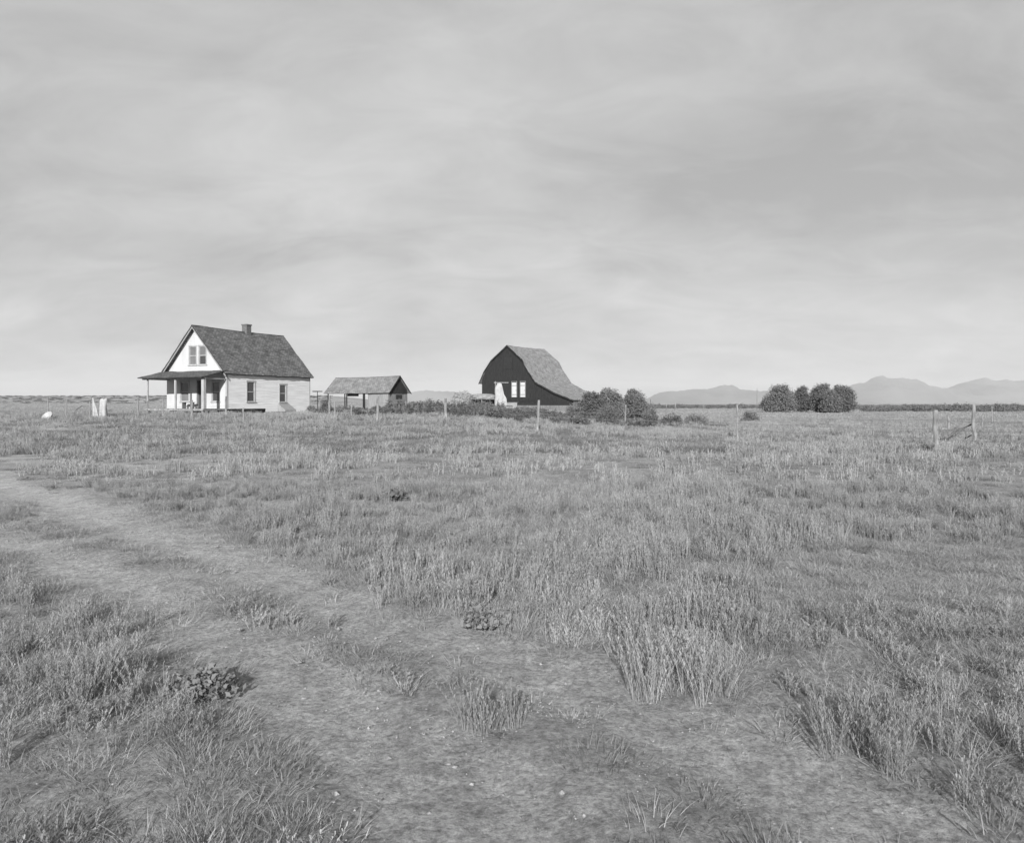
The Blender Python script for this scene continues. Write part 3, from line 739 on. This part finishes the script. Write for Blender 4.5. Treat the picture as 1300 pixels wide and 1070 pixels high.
mb = MB(); mb.box(-1.5, 1.5, -1.45, 1.4, 1.36, 1.44); mb.build('roof_frame', M['gray_wood'], shel)
mb = MB(); vboards(mb, 'x', 1.35, -1.45, 1.45, -.2, 1.35, .22); mb.build('back_wall', M['dark_wood'], shel)
for xx in (1.42, -1.45): mb = MB(); vboards(mb, 'y', xx, -1.4, 1.33, -.2, 1.35, .22); mb.build('side_wall', M['dark_wood'], shel)
for x in (-1.35, -.15, 1.3):
    mb = MB(); mb.tube([(x, -1.4, -.2), (x, -1.4, 1.35)], .06); mb.build('post', M['gray_wood'], shel)
# hanging white sheet and feed box
def cloth(name, outline, z_ref, th=.02, folds=.05, mat='cloth'):
    """outline polygons (x,z) -> folded double sided cloth"""
    mb = MB()
    for poly in outline:
        n = len(poly)
        mb.prism([(x, folds * math.sin(x * 9 + z * 1.3) , z) for x, z in poly], (0, th, 0))
    return mb
lx, ly = (635 - CX) / F * 72, 72
gz0 = g(lx, ly)
line = empty('clothes_line', (lx, ly, gz0), 0, 'clothes line pole with crossbar standing in front of the barn', 'clothes line')
mb = MB(); mb.tube([(-.46, .04, -.3), (-.46, .04, 3.15)], [.05, .04]); mb.build('post', M['post_wood'], line)
mb = MB(); mb.box(-.6, .8, .02, .07, 2.98, 3.05); mb.build('crossbar', M['post_wood'], line)
def hung_sheet(name, loc, label, cols, zs_top, zs_bot, rz=0):
    """cols: list of x; top/bottom height per column"""
    mb = MB(); n = len(cols)
    for q in range(n - 1):
        for j in range(6):
            def P(i, j_):
                x = cols[i]; t = j_ / 6; z = zs_top[i] + (zs_bot[i] - zs_top[i]) * t
                return (x + .02 * math.sin(z * 5 + i), .11 * math.sin(i * 1.9 + z * .7) * (.4 + t), z)
            mb.quad([P(q, j), P(q + 1, j), P(q + 1, j + 1), P(q, j + 1)])
    o = mb.build(name, M['cloth'], None); bm = bmesh.new(); bm.from_mesh(o.data); bmesh.ops.remove_doubles(bm, verts=bm.verts, dist=.002); bmesh.ops.recalc_face_normals(bm, faces=bm.faces); bm.to_mesh(o.data); bm.free()
    m = o.modifiers.new('thick', 'SOLIDIFY'); m.thickness = .015
    for p_ in o.data.polygons: p_.use_smooth = True
    o.location = loc; o.rotation_euler = (0, 0, rz); tag(o, label, 'sheet'); return o
hung_sheet('hanging_sheet', (lx, ly - .08, gz0), 'long white sheet hanging from the crossbar in front of the barn',
           [-.5, -.38, -.25, -.12, .0, .12, .25, .38, .5, .62], [2.5, 2.75, 2.95, 2.97, 2.97, 2.9, 2.5, 1.9, 1.7, 1.5], [-.05, .1, .35, .42, .38, .45, .4, .5, .6, .9])
fx, fy = (648 - CX) / F * 78, 78
fb = empty('feed_box', (fx, fy, g(fx, fy)), .2, 'pale wooden feed box standing right of the white sheet by the barn', 'box')
mb = MB(); mb.box(-.62, .62, -.4, .4, .5, 1.12); mb.build('box', M['concrete'], fb)
for a in (-.55, .47):
    for c in (-.35, .28):
        mb = MB(); mb.box(a, a + .08, c, c + .08, -.1, .498); mb.build('leg', M['gray_wood'], fb)
mb = MB(); mb.box(-.66, .66, -.44, .44, 1.122, 1.17); mb.build('lid', M['pale_wood'], fb)

# left: sheet over the fence and a tub
x, y, z = at(127, 531)
sc_ = y / F
hung_sheet('draped_sheet', (x, y, z), 'white sheet with a deep V gap hanging over the fence left of the house', [v * sc_ for v in (-10.2, -9.2, -8, -6.5, -5, -3.5, -2.2, -1.2, -.6, .6, 2, 3.5, 5, 6.5, 8)],
           [v * sc_ for v in (26, 25.5, 22, 18, 12, 7, 3.5, 3.2, 21, 24.5, 25, 25, 24, 25, 25.5)], [v * sc_ for v in (5, 1.5, 0, .4, 0, .6, 0, .2, .4, 0, .5, 0, .6, 0, 1)])
def lathe(mb, prof_, n=24):
    i0 = len(mb.v)
    for (r_, z_) in prof_:
        for q in range(n): t = 2 * math.pi * q / n; mb.v.append((r_ * math.cos(t), r_ * math.sin(t), z_))
    for k in range(len(prof_) - 1):
        for q in range(n):
            q2 = (q + 1) % n; mb.f.append((i0 + k * n + q, i0 + k * n + q2, i0 + (k + 1) * n + q2, i0 + (k + 1) * n + q)); mb.uv.append(None)
x, y, z = at(62, 533)
tub = empty('washtub', (x, y, z + .12), 0, 'white oval washtub lying tilted on the grass at the far left', 'washtub')
mb = MB(); lathe(mb, [(.001, 0), (.30, 0), (.40, .22), (.43, .22), (.43, .24), (.39, .24), (.29, .03), (.001, .03)]); mb.build('tub', M['enamel'], tub, True)
for s in (-1, 1):
    mb = MB(); mb.tube([(s * .39, -.08, .17), (s * .46, -.06, .19), (s * .46, .06, .19), (s * .39, .08, .17)], .012); mb.build('handle', M['wire'], tub)
tub.rotation_euler = (R(48), R(-20), 0); tub.scale = (.75,) * 3

# T shaped clothes pole between house and shed
x, y = (403 - CX) / F * 64, 64
tp = empty('clothes_pole', (x, y, g(x, y)), 0, 'thin T shaped clothes pole between the house and the shed', 'clothes pole')
zt = CAMZ + 14.5 * 64 / F - g(x, y)
mb = MB(); mb.tube([(0, 0, -.3), (0, 0, zt)], .03); mb.build('pole', M['gray_wood'], tp)
mb = MB(); mb.box(-.42, .42, -.04, .04, zt, zt + .08); mb.build('crossbar', M['gray_wood'], tp)
x, y = (961 - CX) / F * 150, 150
pl_ = MB(); pl_.tube([(0, 0, -.3), (0, 0, 2.0), (.02, 0, 4.6)], [.06, .05, .03]); o = pl_.build('pole', M['gray_wood'], None); o.location = (x, y, g(x, y)); tag(o, 'thin bare pole standing left of the far tree group', 'pole')

# ------------------------------------------------------------------ fences
def post_mesh(h, r_, seed, lean=(0, 0)):
    rr = random.Random(seed); mb = MB(); pts_ = []; rad = []
    for k in range(7):
        t = k / 6; pts_.append((lean[0] * t * h + rr.uniform(-1, 1) * r_ * .35, lean[1] * t * h + rr.uniform(-1, 1) * r_ * .35, -.25 + (h + .25) * t)); rad.append(r_ * (1.08 - .2 * t) * rr.uniform(.9, 1.1))
    mb.tube(pts_, rad, 9); return mb
def fence(name, label, posts, group=None, wires=(.45, .75, 1.05), mat='post_wood', ext=()):
    x0, y0, z0 = at(posts[0][0], posts[0][1])
    root = empty(name, (x0, y0, z0), 0, label, 'fence', group); W = []
    for k, (px, py, top, r_, lean) in enumerate(posts):
        x, y, z = at(px, py); h = (py - top) * y / F
        o = post_mesh(h, r_, int(px) * 7 + k, lean).build('post', M[mat], root); o.location = (x - x0, y - y0, z - z0)
        W.append((x - x0, y - y0, z - z0, h))
    for hz in wires:
        mb = MB(); P = []
        for a, b2 in zip(W, W[1:]):
            for k in range(8):
                t = k / 8; P.append((a[0] + (b2[0] - a[0]) * t, a[1] + (b2[1] - a[1]) * t - .05, a[2] + (b2[2] - a[2]) * t + hz - .04 * math.sin(math.pi * t)))
        a = W[-1]; P.append((a[0], a[1] - .05, a[2] + hz)); mb.tube(P, .006, 4); mb.build('wire', M['wire'], root)
    return root
fence('wire_fence', 'long wire fence on pale posts crossing the field in front of the barn', [(479, 536, 503, .07, (0, 0)), (566, 533, 506, .08, (0, 0)), (682, 548, 508, .07, (.05, 0)), (936, 558, 514, .045, (0, 0)), (1188, 574, 521, .085, (-.01, 0)), (1330, 582, 524, .08, (0, 0))])
fence('yard_fence', 'low wire fence of thin pale posts in front of the white house', [(61, 527, 504, .035, (0, 0)), (84, 531, 506, .035, (.02, 0)), (114, 532, 510, .035, (0, 0)), (175, 531, 503, .055, (.02, 0)), (187, 527, 509, .035, (0, 0)), (207, 530, 505, .05, (0, 0)),
      (244, 531, 508, .06, (0, 0)), (287, 529, 503, .06, (.0, 0)), (309, 537, 518, .05, (0, 0))], wires=(.35, .7))
fence('garden_fence', 'short wire fence of pale posts in front of the open shed', [(406, 528, 508, .04, (0, 0)), (418, 529, 502, .06, (0, 0)), (425, 531, 510, .05, (0, 0)), (446, 530, 512, .04, (.02, 0))], wires=(.4, .8))
fence('field_fence', 'weathered post fence beyond the dark shrubs right of the barn', [(794, 538, 514, .06, (0, 0)), (846, 531, 513, .06, (0, 0)), (857.5, 530, 512, .07, (0, 0)), (893, 528, 514, .06, (0, 0))], wires=(.4, .8, 1.1))
fence('corner_fence', 'corner fence posts with leaning brace pole at the right edge of the field', [(1204, 546, 525, .07, (0, 0)), (1236.7, 563, 514, .07, (0, 0)), (1247, 544, 526, .05, (0, 0)), (1259, 538, 516, .06, (0, 0))], wires=(.5, .9, 1.3))
# brace pole
fence('picket_row', 'row of many thin uneven pickets behind the garden, between shed and barn', [(498 + 9.5 * k + rng.uniform(-3, 3), 527 + rng.uniform(-.6, .6), rng.uniform(509, 516), .035, (rng.uniform(-.06, .06), 0)) for k in range(14)], wires=(.3, .6), mat='pale_wood')
xa, ya, za = at(1200, 559); xb, yb, zb = at(1236.7, 563)
br = MB(); ang = [(0, 0, .05), (.45, -.15, .45), (1.0, -.3, .72), (xb - xa - .06, yb - ya, .92)]
br.tube([(.1, -.05, .02), (.8, -.2, .12), (xb - xa - .1, yb - ya, .35)], [.03, .03, .02]); br.tube(ang, [.05, .05, .045, .035]); o = br.build('brace_pole', M['bark'], None); o.location = (xa, ya, za); tag(o, 'crooked dark pole leaning against the right hand fence post', 'pole')
x, y, z = at(91, 526)
br = MB(); br.tube([(0, 0, .1), (.35, 0, .35), (.75, 0, .62)], [.05, .045, .03]); o = br.build('leaning_pole', M['bark'], None); o.location = (x, y, z); tag(o, 'dark stick leaning up between thin posts left of the draped sheets', 'pole')

# ------------------------------------------------------------------ trees and shrubs
def tree(px0, px1, top, Y, label, seed, name='tree', cat='tree', group=None, n=15000, size=.12, lumps=18, mat='leaf', trunk=True):
    x = ((px0 + px1) / 2 - CX) / F * Y; w = 1.14 * (px1 - px0) / F * Y; z0 = g(x, Y)
    H = CAMZ + (HY - top) * Y / F - z0
    root = empty(name, (x, Y, z0), 0, label, cat, group); r_ = random.Random(seed)
    bl = []
    bl.append((0, 0, H * .46, w * .38, w * .38, H * .48)); bl.append((0, 0, H * .27, w * .46, w * .46, H * .27))
    for k in range(lumps):
        t = 2 * math.pi * k / lumps * 2.4 + r_.uniform(0, .6); hz = r_.uniform(.12, .84); wd = max(.05, 1.12 * (1 - (hz / .98) ** 2.0)) if hz > .35 else 1.0
        rr = w * .37 * wd * r_.uniform(.8, 1.0); s = w * r_.uniform(.11, .19)
        zz = min(hz * H, H - s * .8)
        bl.append((rr * math.cos(t), rr * math.sin(t), zz, s, s, s * r_.uniform(.7, 1.0)))
    me = leaves_mesh('crown', bl, n, size, M[mat], seed, .35); o = bpy.data.objects.new('crown', me); C.objects.link(o); o.parent = root
    mb = MB(); mb.tube([(0, 0, -.2), (.02, .03, H * .3), (-.05, 0, H * .62)], [w * .05, w * .035, w * .012], 8)
    for k in range(5):
        t = k * 1.3; mb.tube([(0, 0, H * (.12 + .06 * k)), (w * .17 * math.cos(t), w * .17 * math.sin(t), H * (.38 + .05 * k)), (w * .27 * math.cos(t), w * .27 * math.sin(t), H * (.5 + .06 * k))], [w * .022, w * .014, w * .006], 6)
    mb.build('trunk' if trunk else 'stem', M['bark'], root)
    return root
gA = 'round trees in the far field'
tree(969, 1012, 485.5, 118, 'round dark tree, leftmost of the far group in the right field', 21, group=gA)
tree(1004, 1032, 487.5, 121, 'smaller round tree, second from the left in the far group', 22, group=gA, n=8000)
tree(1027, 1058, 484.5, 119, 'tallest flat topped tree, third from the left in the far group', 23, group=gA)
tree(1049, 1087, 487, 117, 'broad sloping tree, rightmost of the far group', 24, group=gA)
tree(1040, 1068, 492, 115, 'low tree in front of the two right hand trees of the far group', 25, group=gA, n=7000)
gB = 'bushy trees right of the barn'
tree(731, 776, 496, 58, 'wide low bushy tree hiding the right end of the barn', 31, group=gB, n=15000, size=.075)
tree(755, 794, 490, 62, 'middle bushy tree of the three right of the barn', 32, group=gB, n=15000, size=.075)
tree(788, 823, 490.5, 66, 'pointed bushy tree, rightmost of the three beside the barn', 33, group=gB, n=11000, size=.08)
gS = 'shrubs along the farmyard edge'
shr = [(752, 790, 514, 52, 'low dark shrub at the foot of the wide bushy tree'), (812, 838, 517, 54, 'low shrub right of the pointed bushy tree'), (837, 868, 522, 52, 'dark low shrub before the far post fence'),
       (866, 900, 523, 53, 'dark low shrub at the right end of the shrub row'), (715, 742, 510, 60, 'shrub just right of the leaning pale fence post'), (388, 402, 514, 56, 'shrub at the back corner of the white house'),
       (404, 422, 506, 60, 'upright dark shrub under the clothes pole'), (424, 438, 515, 61, 'dark shrub in the open bay of the shed'), (470, 486, 514, 62, 'broad shrub in front of the shed'), (940, 966, 520, 60, 'small dark shrub left of the far tree group')]
for k, (a, b2, tp_, Y, lb) in enumerate(shr):
    tree(a, b2, tp_, Y, lb, 60 + k, name='shrub', cat='shrub', group=gS, n=2600, size=.05, lumps=9, trunk=False, mat='weed' if k % 2 else 'leaf')

# bare dark sapling by the pointed tree
x, y = (828 - CX) / F * 60, 60
sp = MB(); sp.tube([(0, 0, 0), (.0, 0, .9), (-.15, 0, 1.9)], [.06, .05, .02]); sp.tube([(0, 0, .8), (.3, 0, 1.2), (.45, .1, 1.5)], [.04, .03, .015]); sp.tube([(0, 0, .7), (-.25, 0, 1.0), (-.35, .1, 1.25)], [.04, .03, .015]); sp.tube([(0, 0, .95), (.12, .05, 1.4), (.05, .1, 1.7)], [.035, .025, .01])
o = sp.build('dead_sapling', M['bark'], None); o.location = (x, y, g(x, y)); tag(o, 'bare black sapling right of the pointed bushy tree', 'sapling')

# garden plants: a mass nobody could count
gp = [leaves_mesh('gp', [(0, 0, .35, .22, .22, .33), (.12, .05, .55, .13, .13, .2), (-.12, -.05, .3, .15, .15, .25)], 170, .05, M['garden'], 500 + k, .2) for k in range(5)]
gp += [blades_mesh('gq', 60, .25, .8, .4, .012, gm, 540 + k, curve=.6, low=.4) for k in range(2)]
gc = proto_coll('garden_plants_proto', gp); gpts = []
def gadd(px0, px1, y0, y1, n, s0, s1):
    for k in range(n):
        y = rng.uniform(y0, y1); x = (rng.uniform(px0, px1) - CX) / F * y
        q = noise.noise(Vector((x * .3, y * .3, 5)))
        if q < -.22 or not clear_of_buildings(x, y): continue
        if (x / y * F + CX) < 492 and rng.random() < .35: continue
        low_ = .55 if (x / y * F + CX) < 492 else 1
        gpts.append((x, y, g(x, y) - .03, rng.uniform(0, 6.28), rng.uniform(.7, 1.5), rng.randrange(7), rng.uniform(s0, s1) * (.78 + .9 * q) * low_))
gadd(395, 640, 47, 70, 3000, .3, 1.4)
gadd(470, 620, 49, 62, 700, .9, 1.5)
gadd(620, 745, 44, 64, 1700, .5, 1.15)
gadd(735, 925, 49, 60, 900, .2, .55)
gadd(170, 395, 44.5, 48.5, 350, .15, .4)
gadd(20, 200, 56, 62, 700, .3, .7)
scatter('garden_plants', gc, gpts, 'dark leafy garden plants and weeds in front of the farm buildings', M['garden'])
# distant brush band
bp_ = [leaves_mesh('br', [(0, 0, .5, .8, .8, .5), (.6, .2, .4, .6, .6, .4)], 260, .12, M['leaf'], 600 + k, .2) for k in range(4)]
bc = proto_coll('brush_proto', bp_); bpts = []
for k in range(5200):
    y = 165 + 170 * rng.random(); px = rng.uniform(815, 1400); x = (px - CX) / F * y
    if px < 1085 and y < 215: continue
    if px > 1100: y = 128 + (y - 165); x = (px - CX) / F * y
    bpts.append((x, y, g(x, y) - .05, rng.uniform(0, 6.28), rng.uniform(.8, 2.0), rng.randrange(4), rng.uniform(.4, 1.2) * (1.5 if rng.random() < .04 else 1)))
for k in range(900):
    y = 330 + 200 * rng.random(); px = rng.uniform(-60, 420); x = (px - CX) / F * y
    bpts.append((x, y, g(x, y) - .05, rng.uniform(0, 6.28), rng.uniform(1.0, 2.4), rng.randrange(4), rng.uniform(.2, .5)))
scatter('distant_brush', bc, bpts, 'dark band of low brush at the far edge of the field', M['leaf'])

# ------------------------------------------------------------------ mountains
def range_(name, sil, Y, depth, seed, label):
    V = []; Fc = []; nx = 160; ny = 14; px0, px1 = sil[0][0], sil[-1][0]
    for j in range(ny + 1):
        t = j / ny; y = Y + (t - .5) * depth * 2
        for i in range(nx + 1):
            px = px0 + (px1 - px0) * i / nx
            for (a, ya), (b2, yb) in zip(sil, sil[1:]):
                if a <= px <= b2: top = ya + (yb - ya) * (px - a) / (b2 - a); break
            hgt = max(0, (HY - top)) * Y / F; prof_ = max(0, math.sin(math.pi * t)) ** .8
            x = (px - CX) / F * Y
            nn = noise.fractal(Vector((x * .006, y * .004, seed)), .8, 2.2, 7) if prof_ > 0 else 0
            V.append((x, y, -2 + (hgt * prof_) * (1 + .20 * nn) + 9 * nn * prof_))
    w = nx + 1
    for j in range(ny):
        for i in range(nx): Fc.append((j * w + i, j * w + i + 1, (j + 1) * w + i + 1, (j + 1) * w + i))
    me = bpy.data.meshes.new(name); me.from_pydata(V, [], Fc); me.materials.append(M['mountain'])
    for p_ in me.polygons: p_.use_smooth = True
    o = bpy.data.objects.new(name, me); C.objects.link(o); tag(o, label, kind='structure')
range_('mountains', [(1030, 512), (1060, 503), (1085, 492), (1100, 485), (1115, 482), (1130, 483), (1142, 480.5), (1158, 484), (1168, 491), (1185, 494), (1202, 494), (1218, 490), (1226, 485), (1245, 484), (1265, 487), (1300, 482), (1345, 490), (1400, 505)], 6200, 700, 3, 'pale hazy mountains on the right horizon')
range_('mountains', [(790, 512), (822, 505), (840, 500), (868, 496), (900, 494), (928, 491), (945, 493), (975, 498), (1010, 499), (1060, 506), (1090, 512)], 5200, 500, 7, 'low hazy mountain ridge behind the far trees')
range_('mountains', [(470, 512), (515, 499), (545, 496), (575, 498), (610, 502), (650, 508), (690, 512)], 6600, 600, 9, 'faint low ridge between the shed and the barn')

# ------------------------------------------------------------------ air
mb = MB(); mb.box(-9500, 9500, -450, 9500, -3.2, 260); hz = mb.build('haze', bpy.data.materials.new('haze_air'), None); tag(hz, 'thin pale summer haze over the plain', kind='stuff')
hm = hz.data.materials[0]; hm.use_nodes = True; nt = hm.node_tree; nt.nodes.clear()
ou = nt.nodes.new('ShaderNodeOutputMaterial'); pv = nt.nodes.new('ShaderNodeVolumePrincipled')
pv.inputs['Color'].default_value = (.80, .80, .80, 1); pv.inputs['Density'].default_value = .00011; pv.inputs['Anisotropy'].default_value = 0
nt.links.new(pv.outputs[0], ou.inputs['Volume'])

# ------------------------------------------------------------------ sun and sky
SUN_DIR = Vector((-.18, -2.42, 1.0)).normalized()       # towards the sun
elev = math.asin(SUN_DIR.z); azi = math.atan2(SUN_DIR.x, SUN_DIR.y)
sun = bpy.data.lights.new('sun', 'SUN'); sun.energy = 3.9; sun.angle = R(.5); sun.color = (1, 1, 1)
so_ = bpy.data.objects.new('sun', sun); C.objects.link(so_); so_.rotation_euler = SUN_DIR.to_track_quat('Z', 'Y').to_euler()
wd = bpy.data.worlds.new('World'); scene.world = wd; wd.use_nodes = True; nt = wd.node_tree; nt.nodes.clear()
wo = nt.nodes.new('ShaderNodeOutputWorld'); bg = nt.nodes.new('ShaderNodeBackground'); bg.inputs['Strength'].default_value = .1
sky = nt.nodes.new('ShaderNodeTexSky'); sky.sky_type = 'NISHITA'; sky.sun_disc = False; sky.sun_elevation = elev; sky.sun_rotation = azi
bw = nt.nodes.new('ShaderNodeRGBToBW'); nt.links.new(sky.outputs[0], bw.inputs[0])
tc = nt.nodes.new('ShaderNodeTexCoord'); sx = nt.nodes.new('ShaderNodeSeparateXYZ'); nt.links.new(tc.outputs['Generated'], sx.inputs[0])
def mt(op, a, b2=None, c=None):
    n = nt.nodes.new('ShaderNodeMath'); n.operation = op
    for i, v in enumerate((a, b2, c)):
        if v is None: continue
        if isinstance(v, (int, float)): n.inputs[i].default_value = v
        else: nt.links.new(v, n.inputs[i])
    return n.outputs[0]
zc = mt('MAXIMUM', sx.outputs[2], 0.0); den = mt('ADD', zc, .30)
cb = nt.nodes.new('ShaderNodeCombineXYZ'); nt.links.new(mt('DIVIDE', sx.outputs[0], den), cb.inputs[0]); nt.links.new(mt('DIVIDE', sx.outputs[1], den), cb.inputs[1])
mp = nt.nodes.new('ShaderNodeMapping'); mp.inputs['Rotation'].default_value = (0, 0, R(14)); mp.inputs['Scale'].default_value = (.95, 1.5, 1); mp.inputs['Location'].default_value = (2.3, 1.1, 0)
nt.links.new(cb.outputs[0], mp.inputs[0])
n1 = nt.nodes.new('ShaderNodeTexNoise'); n1.inputs['Scale'].default_value = 1.0; n1.inputs['Detail'].default_value = 7; n1.inputs['Roughness'].default_value = .52; n1.inputs['Distortion'].default_value = .35
nt.links.new(mp.outputs[0], n1.inputs['Vector'])
cr = nt.nodes.new('ShaderNodeValToRGB'); cr.color_ramp.elements[0].position = .30; cr.color_ramp.elements[0].color = (2.45, 2.45, 2.45, 1); cr.color_ramp.elements[1].position = .70; cr.color_ramp.elements[1].color = (3.85, 3.85, 3.85, 1)
n2 = nt.nodes.new('ShaderNodeTexNoise'); n2.inputs['Scale'].default_value = 3.1; n2.inputs['Detail'].default_value = 9; n2.inputs['Roughness'].default_value = .62; n2.inputs['Distortion'].default_value = .8
nt.links.new(mp.outputs[0], n2.inputs['Vector'])
nt.links.new(mt('MULTIPLY_ADD', mt('SUBTRACT', n2.outputs[0], .5), .52, n1.outputs[0]), cr.inputs[0])
# thin cloud sheet is a little brighter low down
lowb = mt('MULTIPLY_ADD', mt('POWER', mt('SUBTRACT', 1.0, zc), 3.0), .13, .86)
cl = mt('MULTIPLY', cr.outputs[0], lowb)
mixv = mt('ADD', mt('MULTIPLY', cl, .92), mt('MULTIPLY', bw.outputs[0], .08))
nt.links.new(mixv, bg.inputs['Color']); nt.links.new(bg.outputs[0], wo.inputs[0])

# ------------------------------------------------------------------ camera
cam = bpy.data.cameras.new('camera'); cam.sensor_width = 36; cam.lens = F / 1300 * 36; cam.clip_end = 30000; cam.clip_start = .05
cam.shift_y = -(535 - HY) / 1300
co = bpy.data.objects.new('camera', cam); C.objects.link(co); co.location = (0, 0, CAMZ); co.rotation_euler = (R(90), 0, 0); scene.camera = co
vs = scene.view_settings; vs.view_transform = 'Standard'; vs.look = 'None'; vs.exposure = .88; vs.gamma = 1
scene.render.engine = 'CYCLES'; scene.cycles.use_denoising = True; scene.cycles.max_bounces = 6; scene.cycles.volume_bounces = 1; scene.cycles.transparent_max_bounces = 8
